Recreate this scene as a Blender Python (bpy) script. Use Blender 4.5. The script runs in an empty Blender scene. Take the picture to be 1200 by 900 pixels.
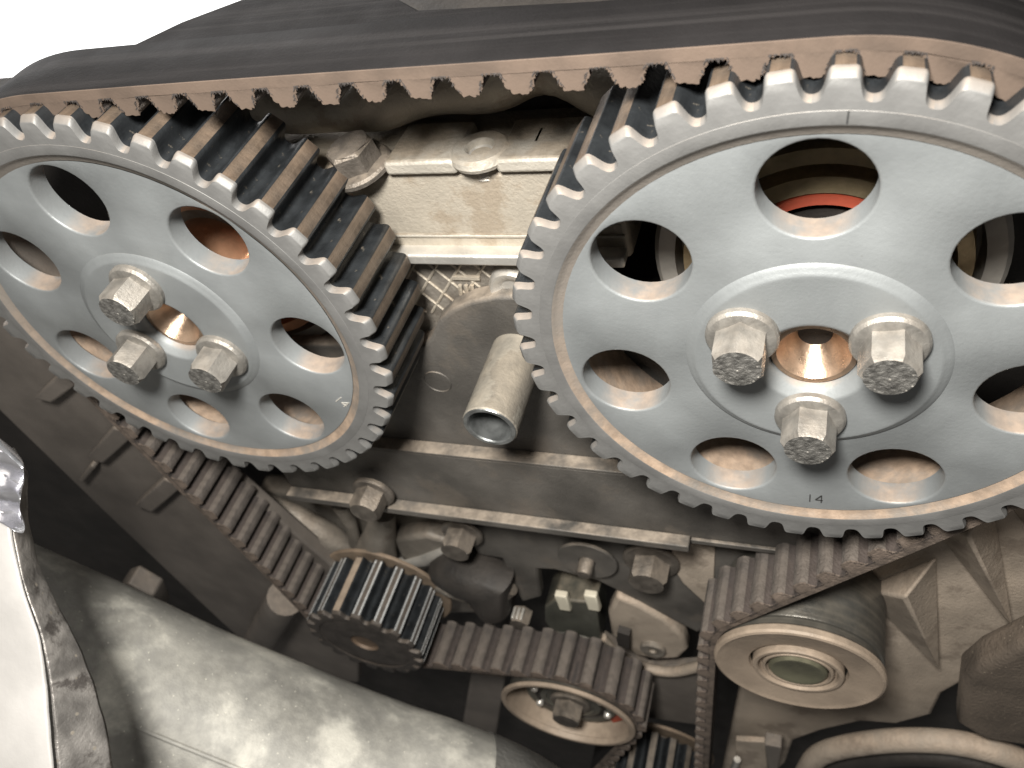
import bpy, bmesh, math, random
from mathutils import Vector, Matrix
R_ = math.radians
random.seed(7)
scene = bpy.context.scene
COL = scene.collection

# ------------------------------------------------------------------ scale and camera
# Everything is worked out in "sprocket units": x right, y up, w out of the engine
# towards the viewer; 1 unit = 46 mm (inner edge of the sprocket rim).
S = 0.046
def V(x, y, w=0.0): return Vector((x*S, -w*S, y*S))
FPX = 1002.1                                     # focal length in pixels of a 1200 px wide picture
CAM = (0.0537, 2.4307, 2.3142)
CR = ((0.93649381, -0.06395097, 0.34480374), (-0.21445147, 0.6735233, 0.70737326), (-0.27747056, -0.73639435, 0.61703602))
def ray(u, v):
    c = ((u-600)/FPX, -(v-450)/FPX, -1.0)
    return [sum(CR[i][k]*c[k] for k in range(3)) for i in range(3)]
def at(u, v, w):                                 # where the line of sight meets the plane w = const
    d = ray(u, v); s = (w-CAM[2])/d[2]
    return (CAM[0]+d[0]*s, CAM[1]+d[1]*s)
def aty(u, v, y):                                # ... meets a level plane
    d = ray(u, v); s = (y-CAM[1])/d[1]
    return (CAM[0]+d[0]*s, CAM[2]+d[2]*s)
cam_d = bpy.data.cameras.new('camera'); cam = bpy.data.objects.new('camera', cam_d); COL.objects.link(cam)
cam_d.sensor_width = 36; cam_d.lens = 36*FPX/1200; cam_d.clip_start = 0.005; cam_d.clip_end = 50
def deep(u, v, z):                                # a point z units along the line of sight
    d = ray(u, v); return tuple(CAM[i]+d[i]*z for i in range(3))
def w2b(v): return Vector((v[0], -v[2], v[1]))
ax = [w2b((CR[0][k], CR[1][k], CR[2][k])) for k in range(3)]
cam.matrix_world = Matrix(((ax[0].x, ax[1].x, ax[2].x, CAM[0]*S), (ax[0].y, ax[1].y, ax[2].y, -CAM[2]*S), (ax[0].z, ax[1].z, ax[2].z, CAM[1]*S), (0, 0, 0, 1)))
scene.camera = cam
cam_d.dof.use_dof = True; cam_d.dof.focus_distance = 3.5*S; cam_d.dof.aperture_fstop = 32.0

# ------------------------------------------------------------------ light
world = bpy.data.worlds.new('World'); scene.world = world; world.use_nodes = True
bg = world.node_tree.nodes['Background']; bg.inputs[0].default_value = (1.0, 0.95, 0.89, 1); bg.inputs[1].default_value = 0.12
def lamp(name, loc, aim, size, watts, col):
    d = bpy.data.lights.new(name, 'AREA'); d.shape = 'DISK'; d.size = size*S; d.energy = watts; d.color = col
    o = bpy.data.objects.new(name, d); COL.objects.link(o); o.location = V(*loc)
    o.rotation_euler = (V(*aim)-V(*loc)).to_track_quat('-Z', 'Y').to_euler(); return o
lamp('work_lamp', (-0.45, 4.0, 2.55), (-0.9, -0.8, 0.0), 1.0, 1.85, (1.0, 0.965, 0.90))
scene.view_settings.view_transform = 'Standard'; scene.view_settings.look = 'None'
scene.view_settings.exposure = 0.0; scene.view_settings.gamma = 1.0; scene.view_settings.use_curve_mapping = False
scene.render.engine = 'CYCLES'

# ------------------------------------------------------------------ materials
def mat(name, base, rough=0.5, metal=0.0, var=0.25, vscale=60, dust=0.0, dustcol=(0.34, 0.25, 0.18), bump=0.15, bscale=900,
        blot=None, blotcol=None, blotscale=120, blotcut=(0.52, 0.62), streak=None, speck=None, up=(0.15, 0.85), spec=0.5):
    m = bpy.data.materials.new(name); m.use_nodes = True; nt = m.node_tree; N = nt.nodes; Lk = nt.links
    b = N['Principled BSDF']; b.inputs['Metallic'].default_value = metal; b.inputs['Specular IOR Level'].default_value = spec
    tc = N.new('ShaderNodeTexCoord'); src = tc.outputs['Object']
    def noise(sc, det=5, rg=0.55, vec=None):
        n = N.new('ShaderNodeTexNoise'); n.inputs['Scale'].default_value = sc; n.inputs['Detail'].default_value = det; n.inputs['Roughness'].default_value = rg
        Lk.new(vec or src, n.inputs['Vector']); return n.outputs['Fac']
    def ramp(f, a, c):
        r = N.new('ShaderNodeMapRange'); r.interpolation_type = 'SMOOTHSTEP'; r.inputs['From Min'].default_value = a; r.inputs['From Max'].default_value = c
        Lk.new(f, r.inputs['Value']); return r.outputs['Result']
    def mix(f, a, c):
        x = N.new('ShaderNodeMix'); x.data_type = 'RGBA'
        if isinstance(f, float): x.inputs['Factor'].default_value = f
        else: Lk.new(f, x.inputs['Factor'])
        for s, i in ((a, 'A'), (c, 'B')):
            k = [q for q in x.inputs if q.name == i and q.type == 'RGBA'][0]
            if isinstance(s, tuple): k.default_value = (*s[:3], 1)
            else: Lk.new(s, k)
        return [o for o in x.outputs if o.type == 'RGBA'][0]
    def mul(a, c):
        x = N.new('ShaderNodeMath'); x.operation = 'MULTIPLY'
        for i, s in enumerate((a, c)):
            if isinstance(s, float): x.inputs[i].default_value = s
            else: Lk.new(s, x.inputs[i])
        return x.outputs[0]
    lo = tuple(c*(1-var) for c in base); hi = tuple(min(1, c*(1+var)) for c in base)
    col = mix(ramp(noise(vscale), 0.3, 0.7), lo, hi)
    if streak:                                     # fine lines along one axis
        mp = N.new('ShaderNodeMapping'); mp.inputs['Scale'].default_value = streak[:3]; Lk.new(src, mp.inputs['Vector'])
        col = mix(mul(ramp(noise(1.0, 6, 0.6, mp.outputs[0]), 0.45, 0.7), float(streak[3])), col, streak[4])
    if blot is not None:
        col = mix(mul(ramp(noise(blotscale, 8, 0.65), *blotcut), float(blot)), col, blotcol)
    dm = None
    if dust > 0:
        g = N.new('ShaderNodeNewGeometry'); sx = N.new('ShaderNodeSeparateXYZ'); Lk.new(g.outputs['Normal'], sx.inputs[0])
        dm = mul(mul(ramp(sx.outputs['Z'], *up), ramp(noise(110, 6, 0.6), 0.28, 0.6)), float(dust))
        col = mix(dm, col, mix(ramp(noise(400), 0.3, 0.7), tuple(c*0.75 for c in dustcol), tuple(c*1.2 for c in dustcol)))
        Lk.new(mul(metal, sub1(N, Lk, dm)) if metal > 0 else mul(dm, 0.0), b.inputs['Metallic'])
    if speck:
        v = N.new('ShaderNodeTexVoronoi'); v.inputs['Scale'].default_value = speck[0]; Lk.new(src, v.inputs['Vector'])
        col = mix(ramp(v.outputs['Distance'], speck[1], speck[1]*0.5), col, speck[2])
    Lk.new(col, b.inputs['Base Color'])
    rr = N.new('ShaderNodeMapRange'); Lk.new(noise(vscale*2.3), rr.inputs['Value'])
    rr.inputs['To Min'].default_value = max(0.05, rough-0.12); rr.inputs['To Max'].default_value = min(1, rough+0.12)
    Lk.new(rr.outputs[0], b.inputs['Roughness'])
    if bump > 0:
        bp = N.new('ShaderNodeBump'); bp.inputs['Strength'].default_value = bump; bp.inputs['Distance'].default_value = 0.0006
        Lk.new(noise(bscale, 6, 0.6), bp.inputs['Height']); Lk.new(bp.outputs[0], b.inputs['Normal'])
    return m
def sub1(N, Lk, s):
    x = N.new('ShaderNodeMath'); x.operation = 'SUBTRACT'; x.inputs[0].default_value = 1.0; Lk.new(s, x.inputs[1]); return x.outputs[0]
TAN = (0.36, 0.25, 0.17)
M = dict(
    steel=mat('sintered_steel', (0.222, 0.235, 0.240), 0.52, 0.3, 0.16, 38, 0.6, TAN, 0.12, 1500, up=(0.6, 1.0), blot=0.5, blotcol=(0.15, 0.14, 0.13), blotscale=380, blotcut=(0.73, 0.76)),
    rimdust=mat('dusty_steel', (0.20, 0.18, 0.16), 0.6, 0.2, 0.15, 60, 0.95, (0.30, 0.22, 0.16), 0.2, 1400, up=(-0.35, 0.5)),
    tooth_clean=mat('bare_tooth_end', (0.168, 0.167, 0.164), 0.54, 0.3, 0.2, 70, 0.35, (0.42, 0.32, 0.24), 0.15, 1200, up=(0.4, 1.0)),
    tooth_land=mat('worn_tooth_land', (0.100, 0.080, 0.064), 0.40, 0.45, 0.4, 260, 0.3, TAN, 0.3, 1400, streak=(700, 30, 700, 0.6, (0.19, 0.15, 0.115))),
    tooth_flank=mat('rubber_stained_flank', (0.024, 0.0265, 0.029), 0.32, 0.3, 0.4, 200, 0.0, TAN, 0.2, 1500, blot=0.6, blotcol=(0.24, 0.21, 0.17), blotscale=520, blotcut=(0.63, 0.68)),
    bolt=mat('bolt_steel', (0.30, 0.285, 0.262), 0.46, 0.65, 0.25, 300, 0.35, (0.30, 0.25, 0.20), 0.3, 1500),
    bolt_top=mat('pitted_bolt_top', (0.16, 0.155, 0.145), 0.55, 0.55, 0.45, 600, 0.0, TAN, 1.0, 1100, speck=(900, 0.22, (0.55, 0.52, 0.47))),
    oldbolt=mat('grimy_bolt', (0.13, 0.115, 0.10), 0.5, 0.5, 0.3, 250, 0.5, (0.27, 0.22, 0.17), 0.5, 1300),
    bore=mat('bronze_cam_nose', (0.50, 0.36, 0.26), 0.30, 0.9, 0.2, 200, 0.2, TAN, 0.15, 1600),
    belt_back=mat('belt_back_rubber', (0.011, 0.0100, 0.0102), 0.68, 0.0, 0.25, 60, 0.0, TAN, 0.25, 1600, streak=(6, 420, 6, 0.8, (0.024, 0.022, 0.022)), spec=0.15),
    belt_edge=mat('belt_edge_fabric', (0.092, 0.066, 0.050), 0.85, 0.0, 0.2, 120, 0.0, TAN, 0.15, 1600),
    belt_edge_low=mat('dusty_belt_edge', (0.11, 0.085, 0.068), 0.9, 0.0, 0.4, 260, 0.0, TAN, 0.8, 1200),
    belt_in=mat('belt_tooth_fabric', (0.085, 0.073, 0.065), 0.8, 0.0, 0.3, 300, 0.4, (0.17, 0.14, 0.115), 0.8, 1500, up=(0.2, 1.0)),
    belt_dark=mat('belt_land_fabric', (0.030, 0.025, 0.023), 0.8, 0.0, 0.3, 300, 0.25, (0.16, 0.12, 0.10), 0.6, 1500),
    alu=mat('cast_aluminium', (0.38, 0.342, 0.285), 0.50, 0.30, 0.15, 55, 0.45, (0.33, 0.26, 0.19), 0.45, 1100, blot=0.55, blotcol=(0.26, 0.20, 0.14), blotscale=60),
    alu_top=mat('dust_topped_aluminium', (0.42, 0.39, 0.34), 0.52, 0.3, 0.15, 55, 0.92, (0.20, 0.165, 0.125), 0.45, 1100, up=(0.5, 0.9)),
    alu_dirty=mat('dirty_cast_aluminium', (0.21, 0.19, 0.165), 0.50, 0.35, 0.3, 60, 0.5, (0.30, 0.245, 0.19), 0.6, 900, blot=0.6, blotcol=(0.09, 0.075, 0.06), blotscale=70),
    alu_bright=mat('rubbed_aluminium', (0.62, 0.60, 0.56), 0.36, 0.7, 0.12, 90, 0.3, (0.4, 0.33, 0.25), 0.3, 900),
    cover=mat('dark_plastic_cover', (0.078, 0.072, 0.065), 0.55, 0.0, 0.4, 40, 0.8, (0.30, 0.25, 0.20), 0.35, 1200, blot=0.4, blotcol=(0.13, 0.11, 0.09), blotscale=50, up=(0.4, 0.95)),
    sidecov=mat('brown_plastic_cover', (0.125, 0.110, 0.097), 0.6, 0.0, 0.25, 35, 0.5, (0.26, 0.21, 0.165), 0.35, 1000),
    black=mat('grimy_black', (0.021, 0.018, 0.016), 0.65, 0.0, 0.4, 50, 0.12, (0.12, 0.10, 0.08), 0.4, 900),
    sleeve=mat('oxidised_sleeve', (0.27, 0.25, 0.215), 0.55, 0.35, 0.2, 90, 0.3, (0.45, 0.38, 0.29), 0.35, 1000, blot=0.75, blotcol=(0.15, 0.135, 0.115), blotscale=45, blotcut=(0.5, 0.54)),
    sleeve_end=mat('sleeve_end_steel', (0.24, 0.25, 0.25), 0.35, 0.8, 0.3, 300),
    tan=mat('dusty_tan_ring', (0.295, 0.235, 0.182), 0.55, 0.15, 0.15, 90, 0.4, (0.46, 0.36, 0.27), 0.3, 1300),
    roller=mat('roller_steel', (0.10, 0.098, 0.09), 0.33, 0.6, 0.3, 80, 0.3, (0.2, 0.17, 0.13), 0.15, 1400, streak=(6, 500, 6, 0.6, (0.18, 0.165, 0.14))),
    cap=mat('greenish_cap', (0.185, 0.18, 0.125), 0.42, 0.6, 0.2, 90, 0.3, (0.3, 0.26, 0.18), 0.25, 900),
    darkred=mat('dull_red_seal', (0.30, 0.055, 0.03), 0.5, 0.0, 0.3, 120),
    red=mat('orange_seal', (0.45, 0.09, 0.05), 0.45, 0.0, 0.2, 120, 0.0),
    oldring=mat('grey_bearing_ring', (0.36, 0.34, 0.31), 0.45, 0.4, 0.2, 100),
    rust=mat('brown_flange', (0.19, 0.145, 0.105), 0.6, 0.2, 0.25, 120, 0.2, TAN, 0.3, 900),
    brass_dark=mat('brown_bore', (0.12, 0.085, 0.06), 0.6, 0.2, 0.3, 150),
    brass=mat('dull_brass', (0.50, 0.40, 0.25), 0.4, 0.7, 0.3, 100, 0.2, TAN, 0.3, 900),
    copper=mat('satin_copper', (0.75, 0.42, 0.26), 0.38, 0.8, 0.2, 120, 0.0),  # plain copper-coloured metal, no emission
    hose=mat('grey_hose_rubber', (0.285, 0.278, 0.256), 0.5, 0.0, 0.35, 22, 0.35, (0.55, 0.53, 0.47), 0.35, 1500, blot=0.95, blotcol=(0.66, 0.64, 0.57), blotscale=42, blotcut=(0.47, 0.66), speck=(420, 0.10, (0.8, 0.77, 0.66))),
    hose_end=mat('dark_hose_cuff', (0.10, 0.10, 0.095), 0.6, 0.0, 0.4, 60, 0.3, (0.3, 0.28, 0.25), 0.9, 600),
    shield=mat('aluminium_shield', (0.64, 0.62, 0.60), 0.42, 0.3, 0.12, 40, 0.0, TAN, 0.3, 160),
    foil=mat('crumpled_foil', (0.72, 0.72, 0.76), 0.22, 0.9, 0.15, 90, 0.0, TAN, 0.25, 60),
    shield_edge=mat('stained_shield_edge', (0.36, 0.34, 0.32), 0.42, 0.6, 0.45, 120, 0.0, TAN, 0.7, 500, blot=0.8, blotcol=(0.07, 0.06, 0.055), blotscale=90, speck=(260, 0.14, (0.5, 0.45, 0.38))),
    cream=mat('cream_tab', (0.62, 0.58, 0.47), 0.5, 0.0, 0.12, 90, 0.2, TAN, 0.15, 900),
    pumpface=mat('dark_pump_face', (0.055, 0.048, 0.043), 0.6, 0.2, 0.3, 150, 0.3, (0.2, 0.15, 0.11), 0.4, 1200),
    olive=mat('olive_plastic', (0.062, 0.062, 0.052), 0.45, 0.0, 0.25, 90, 0.4, (0.27, 0.22, 0.16), 0.2, 900),
    lower=mat('dusty_cast_cover', (0.35, 0.295, 0.24), 0.62, 0.12, 0.25, 40, 0.7, (0.40, 0.31, 0.235), 0.55, 1000, blot=0.55, blotcol=(0.15, 0.12, 0.095), blotscale=55, up=(0.1, 0.9)),
    rubber=mat('brown_rubber_block', (0.095, 0.075, 0.058), 0.8, 0.0, 0.3, 60, 0.45, (0.26, 0.2, 0.15), 1.0, 900, speck=(500, 0.13, (0.28, 0.23, 0.17))),
    dark_mark=mat('dark_stamp', (0.05, 0.05, 0.05), 0.6, 0.3, 0.1, 90, bump=0.0),  # plain dark tone for stamped number, tick and cast mark
    mark=mat('bright_scratch', (0.75, 0.72, 0.66), 0.4, 0.6, 0.1, 90, bump=0.0),
)

# ------------------------------------------------------------------ mesh helpers (sprocket units)
class MB:
    def __init__(s): s.v = []; s.f = []; s.m = []
    def add(s, vs, fs, mi=0):
        o = len(s.v); s.v += [tuple(q) for q in vs]; s.f += [tuple(i+o for i in f) for f in fs]
        s.m += [mi]*len(fs) if isinstance(mi, int) else list(mi); return s
    def lathe(s, prof, seg=64, mi=0, a0=0.0, a1=None, c=(0, 0)):            # prof: (r, w); revolves about the w axis
        full = a1 is None; a1 = a0+2*math.pi if full else a1; n = seg if full else seg+1
        vs = [(c[0]+r*math.cos(a0+(a1-a0)*i/seg), c[1]+r*math.sin(a0+(a1-a0)*i/seg), w) for i in range(n) for r, w in prof]
        k = len(prof); fs = []; ms = []
        for i in range(seg):
            j = (i+1) % n
            for q in range(k-1):
                fs.append((i*k+q, j*k+q, j*k+q+1, i*k+q+1)); ms.append(mi[q] if isinstance(mi, (list, tuple)) else mi)
        return s.add(vs, fs, ms)
    def disc(s, r, w, seg=48, mi=0, c=(0, 0)):
        return s.add([(c[0]+r*math.cos(2*math.pi*i/seg), c[1]+r*math.sin(2*math.pi*i/seg), w) for i in range(seg)], [tuple(range(seg))], mi)
    def prism(s, poly, w0, w1, mi=0, side=None):
        n = len(poly); vs = [(x, y, w1) for x, y in poly]+[(x, y, w0) for x, y in poly]
        fs = [tuple(range(n)), tuple(range(2*n-1, n-1, -1))]+[(i, n+i, n+(i+1) % n, (i+1) % n) for i in range(n)]
        return s.add(vs, fs, [mi, mi]+[mi if side is None else side]*n)
    def box(s, x0, x1, y0, y1, w0, w1, mi=0): return s.prism([(x0, y0), (x1, y0), (x1, y1), (x0, y1)], w0, w1, mi)
    def tube(s, pts, rad, seg=12, mi=0, cap=True, flat=1.0):
        P = [Vector(q) for q in pts]; n = len(P); rings = []
        up = Vector((0.13, 0.2, 1)).normalized()
        for i in range(n):
            t = (P[min(n-1, i+1)]-P[max(0, i-1)]).normalized(); a = (up-t*up.dot(t)).normalized(); b = t.cross(a)
            r = rad[i] if isinstance(rad, (list, tuple)) else rad
            rings.append([P[i]+a*(r*math.cos(2*math.pi*k/seg))+b*(r*flat*math.sin(2*math.pi*k/seg)) for k in range(seg)])
        vs = [q for g in rings for q in g]; fs = []
        for i in range(n-1):
            for k in range(seg): fs.append((i*seg+k, i*seg+(k+1) % seg, (i+1)*seg+(k+1) % seg, (i+1)*seg+k))
        if cap: fs += [tuple(range(seg-1, -1, -1)), tuple((n-1)*seg+k for k in range(seg))]
        return s.add(vs, fs, mi)
    def mesh(s, name, mats, sharp=35):
        me = bpy.data.meshes.new(name); me.from_pydata([(x*S, -w*S, y*S) for x, y, w in s.v], [], s.f)
        for m in (mats if isinstance(mats, (list, tuple)) else [mats]): me.materials.append(M[m])
        for p, k in zip(me.polygons, s.m): p.material_index = k; p.use_smooth = True
        bm = bmesh.new(); bm.from_mesh(me); bmesh.ops.remove_doubles(bm, verts=bm.verts, dist=1e-6); bmesh.ops.recalc_face_normals(bm, faces=bm.faces); bm.to_mesh(me); bm.free()
        me.set_sharp_from_angle(angle=R_(sharp)); return me
    def obj(s, name, mats, parent=None, loc=None, sharp=35, bevel=0.0, seg=2):
        return link(name, s.mesh(name, mats, sharp), parent, loc, bevel, seg)
def link(name, me, parent=None, loc=None, bevel=0.0, seg=2):
    o = bpy.data.objects.new(name, me); COL.objects.link(o); o.parent = parent
    if loc: o.location = V(*loc)
    if bevel:
        b = o.modifiers.new('bevel', 'BEVEL'); b.width = bevel*S; b.segments = seg; b.limit_method = 'ANGLE'; b.angle_limit = R_(40); b.harden_normals = False
    return o
def thing(name, label, cat, loc=(0, 0, 0), group=None):
    o = bpy.data.objects.new(name, None); COL.objects.link(o); o.location = V(*loc); o.empty_display_size = 0.01
    return tag(o, label, cat, group)
def tag(o, label, cat, group=None):
    o['label'] = label; o['category'] = cat
    if group: o['group'] = group
    return o
def spin(o, a): o.rotation_euler = (0, -a, 0); return o               # turn in the x-y plane, counter-clockwise for the viewer
def smooth_path0(P, m=5):
    out = []
    for i in range(len(P)-1):
        a, b, c, d = P[max(0, i-1)], P[i], P[i+1], P[min(len(P)-1, i+2)]
        for k in range(m):
            t = k/m; out.append(tuple(0.5*(2*b[j]+(c[j]-a[j])*t+(2*a[j]-5*b[j]+4*c[j]-d[j])*t*t+(3*b[j]-a[j]-3*c[j]+d[j])*t**3) for j in range(3)))
    return out+[P[-1]]
def rel(poly, c): return [(x-c[0], y-c[1]) for x, y in poly]
def pxpoly(pts, w): return [at(u, v, w) for u, v in pts]

# ------------------------------------------------------------------ belt route: circles (x, y, cord radius, +1 ccw / -1 cw)
PITCH = 2*math.pi*1.19/42
RS = 18*PITCH/(2*math.pi)
D = 2.9907
C_R, C_L, C_P, C_I, C_K, C_T = (0.0, 0.0), (-D, 0.0), (-3.22, -3.45), (-1.70, -4.20), (-1.25, -5.85), (0.0, -2.68)
ROUTE = [(C_R, 1.19, 1), (C_L, 1.19, 1), (C_P, RS, 1), (C_I, 0.53, -1), (C_K, RS, 1), (C_T, 0.505, -1)]
BW0, BW1 = -0.465, -0.095                                               # belt width: back edge, front edge
def tangent(a, b):
    (c1, r1, s1), (c2, r2, s2) = a, b
    dx, dy = c2[0]-c1[0], c2[1]-c1[1]; L = math.hypot(dx, dy); base = math.atan2(dy, dx)
    e = math.asin((s1*r1-s2*r2)/L); th = base+e                        # direction of travel
    n = (math.sin(th), -math.cos(th))                                  # right of travel
    return th, (c1[0]+n[0]*s1*r1, c1[1]+n[1]*s1*r1), (c2[0]+n[0]*s2*r2, c2[1]+n[1]*s2*r2)
SEGS = []                                                              # ('arc', centre, r, sign, a0, sweep) / ('line', p, q)
tg = [tangent(ROUTE[i], ROUTE[(i+1) % 6]) for i in range(6)]
for i in range(6):
    c, r, s = ROUTE[i]; p0 = tg[i-1][2]; p1 = tg[i][1]
    a0 = math.atan2(p0[1]-c[1], p0[0]-c[0]); a1 = math.atan2(p1[1]-c[1], p1[0]-c[0])
    sw = (a1-a0) % (2*math.pi) if s > 0 else -((a0-a1) % (2*math.pi))
    SEGS.append(('arc', c, r, s, a0, sw)); SEGS.append(('line', p1, tg[i][2]))
LEN = [abs(q[5])*q[2] if q[0] == 'arc' else math.dist(q[1], q[2]) for q in SEGS]
TOTAL = sum(LEN)
def on_belt(s):
    s %= TOTAL
    for q, L in zip(SEGS, LEN):
        if s <= L:
            if q[0] == 'arc':
                a = q[4]+q[3]*s/q[2]; return (q[1][0]+q[2]*math.cos(a), q[1][1]+q[2]*math.sin(a)), a+q[3]*math.pi/2
            t = s/L; return (q[1][0]+(q[2][0]-q[1][0])*t, q[1][1]+(q[2][1]-q[1][1])*t), math.atan2(q[2][1]-q[1][1], q[2][0]-q[1][0])
        s -= L
    return on_belt(0)
# belt teeth sit between the teeth of the right-hand sprocket, whose phase is read from the photograph
PH_R = R_(-83.7)
a_in = SEGS[0][4]
g0 = PH_R+math.pi/42
k0 = math.ceil((a_in-g0)/(2*math.pi/42))
S0 = (g0+k0*2*math.pi/42-a_in)*1.19
def phase(i):                                                          # tooth phase of toothed wheel i from the belt that runs on it
    s = sum(LEN[:2*i]); k = math.ceil((s-S0)/PITCH); q = SEGS[2*i]
    return q[4]+(S0+k*PITCH-s)/q[2]+PITCH/q[2]/2

# ------------------------------------------------------------------ toothed wheels
def tooth_profile(n, rt, depth):
    """(angle, radius) across one pitch, gullet to gullet"""
    h = math.pi/n; rr = rt-depth
    half = [(1.0, 0.0), (0.90, 0.012), (0.79, 0.06), (0.70, 0.16), (0.63, 0.33), (0.575, 0.55), (0.52, 0.78), (0.47, 0.91), (0.40, 0.98), (0.32, 1.0)]
    return [(-h*a, rr+depth*b) for a, b in half]+[(h*a, rr+depth*b) for a, b in reversed(half)]
def tooth_mesh(n, rt, depth, w0, w1, rb, chamfer, clean, mats):
    pr = tooth_profile(n, rt, depth); K = len(pr)
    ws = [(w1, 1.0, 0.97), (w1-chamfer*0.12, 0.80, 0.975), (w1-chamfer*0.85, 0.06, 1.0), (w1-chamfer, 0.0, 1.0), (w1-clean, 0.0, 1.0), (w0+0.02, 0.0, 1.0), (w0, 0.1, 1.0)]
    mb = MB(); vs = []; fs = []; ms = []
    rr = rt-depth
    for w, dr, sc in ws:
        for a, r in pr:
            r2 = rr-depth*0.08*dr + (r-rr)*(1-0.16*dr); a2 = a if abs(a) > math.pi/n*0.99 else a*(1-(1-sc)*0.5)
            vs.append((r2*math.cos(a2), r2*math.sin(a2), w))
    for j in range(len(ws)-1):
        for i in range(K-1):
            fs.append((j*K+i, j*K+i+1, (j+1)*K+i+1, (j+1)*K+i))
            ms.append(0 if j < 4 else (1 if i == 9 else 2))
    nb = len(vs)
    for w in (w1, w0):                                                 # front and back end faces down to the ring
        for a in (-math.pi/n, math.pi/n): vs.append((rb*math.cos(a), rb*math.sin(a), w))
    fs.append(tuple(range(K))+(nb+1, nb)); ms.append(0)
    o = (len(ws)-1)*K; fs.append(tuple(o+i for i in range(K-1, -1, -1))+(nb+2, nb+3)); ms.append(2)
    mb.add(vs, fs, ms); return mb.mesh('tooth', mats, 38)
def hex_pts(r, rot=0.0): return [(r*math.cos(rot+math.pi*k/3), r*math.sin(rot+math.pi*k/3)) for k in range(6)]
def bolt_mesh(r, h, rot, mats=('bolt', 'bolt_top')):
    """hexagon head, chamfered top, along +w from 0"""
    mb = MB(); hp = hex_pts(r, rot); ri = r*0.84; n = 24
    vs = [(x, y, 0) for x, y in hp]+[(x, y, h*0.86) for x, y in hp]; fs = [(i, (i+1) % 6, 6+(i+1) % 6, 6+i) for i in range(6)]; ms = [0]*6
    o = len(vs); vs += [(ri*math.cos(rot+2*math.pi*k/n), ri*math.sin(rot+2*math.pi*k/n), h) for k in range(n)]
    for i in range(6):
        c = [o+(i*4+k) % n for k in range(5)]; fs.append((6+i, 6+(i+1) % 6, c[4], c[3], c[2], c[1], c[0])); ms.append(0)
    fs.append(tuple(o+k for k in range(n))); ms.append(1)
    fs.append((5, 4, 3, 2, 1, 0)); ms.append(0)
    mb.add(vs, fs, ms); return mb.mesh('bolt_head', mats, 25)
def flange_mesh(r, t, mats='bolt'):
    return MB().lathe([(0.001, 0), (r, 0), (r, t*0.45), (r*0.93, t*0.75), (r*0.62, t), (0.001, t)], 40, 0).mesh('flange', mats, 30)

def holed_disc(ro, holes, hr, w1, w0, seg=40):
    """flat web with round holes, edges of the holes broken; centre part covered by the hub"""
    bm = bmesh.new()
    def loop(c, r, w, n): 
        return [bm.verts.new(((c[0]+r*math.cos(2*math.pi*k/n))*S, -w*S, (c[1]+r*math.sin(2*math.pi*k/n))*S)) for k in range(n)]
    def edges(l): return [bm.edges.new((l[k], l[(k+1) % len(l)])) for k in range(len(l))]
    def wall(a, b):
        for k in range(len(a)): bm.faces.new((a[k], a[(k+1) % len(a)], b[(k+1) % len(a)], b[k]))
    for w, sgn in ((w1, 1), (w0, -1)):
        es = edges(loop((0, 0), ro, w, 96)); L = []
        es += edges(loop((0, 0), 0.30, w, 48))
        for c in holes:
            l = loop(c, hr+0.010, w, seg); es += edges(l); L.append(l)
        bmesh.ops.triangle_fill(bm, edges=es, use_beauty=True, use_dissolve=False)
        if sgn > 0: F = L
        else: Bk = L
    for c, f, b in zip(holes, F, Bk):
        a1 = loop(c, hr+0.003, w1-0.004, seg); a2 = loop(c, hr, w1-0.012, seg); a3 = loop(c, hr, w0+0.008, seg)
        wall(f, a1); wall(a1, a2); wall(a2, a3); wall(a3, b)
    bmesh.ops.recalc_face_normals(bm, faces=bm.faces)
    me = bpy.data.meshes.new('web'); bm.to_mesh(me); bm.free()
    for p in me.polygons: p.use_smooth = True
    me.materials.append(M['steel']); me.set_sharp_from_angle(angle=R_(50)); return me

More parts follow.
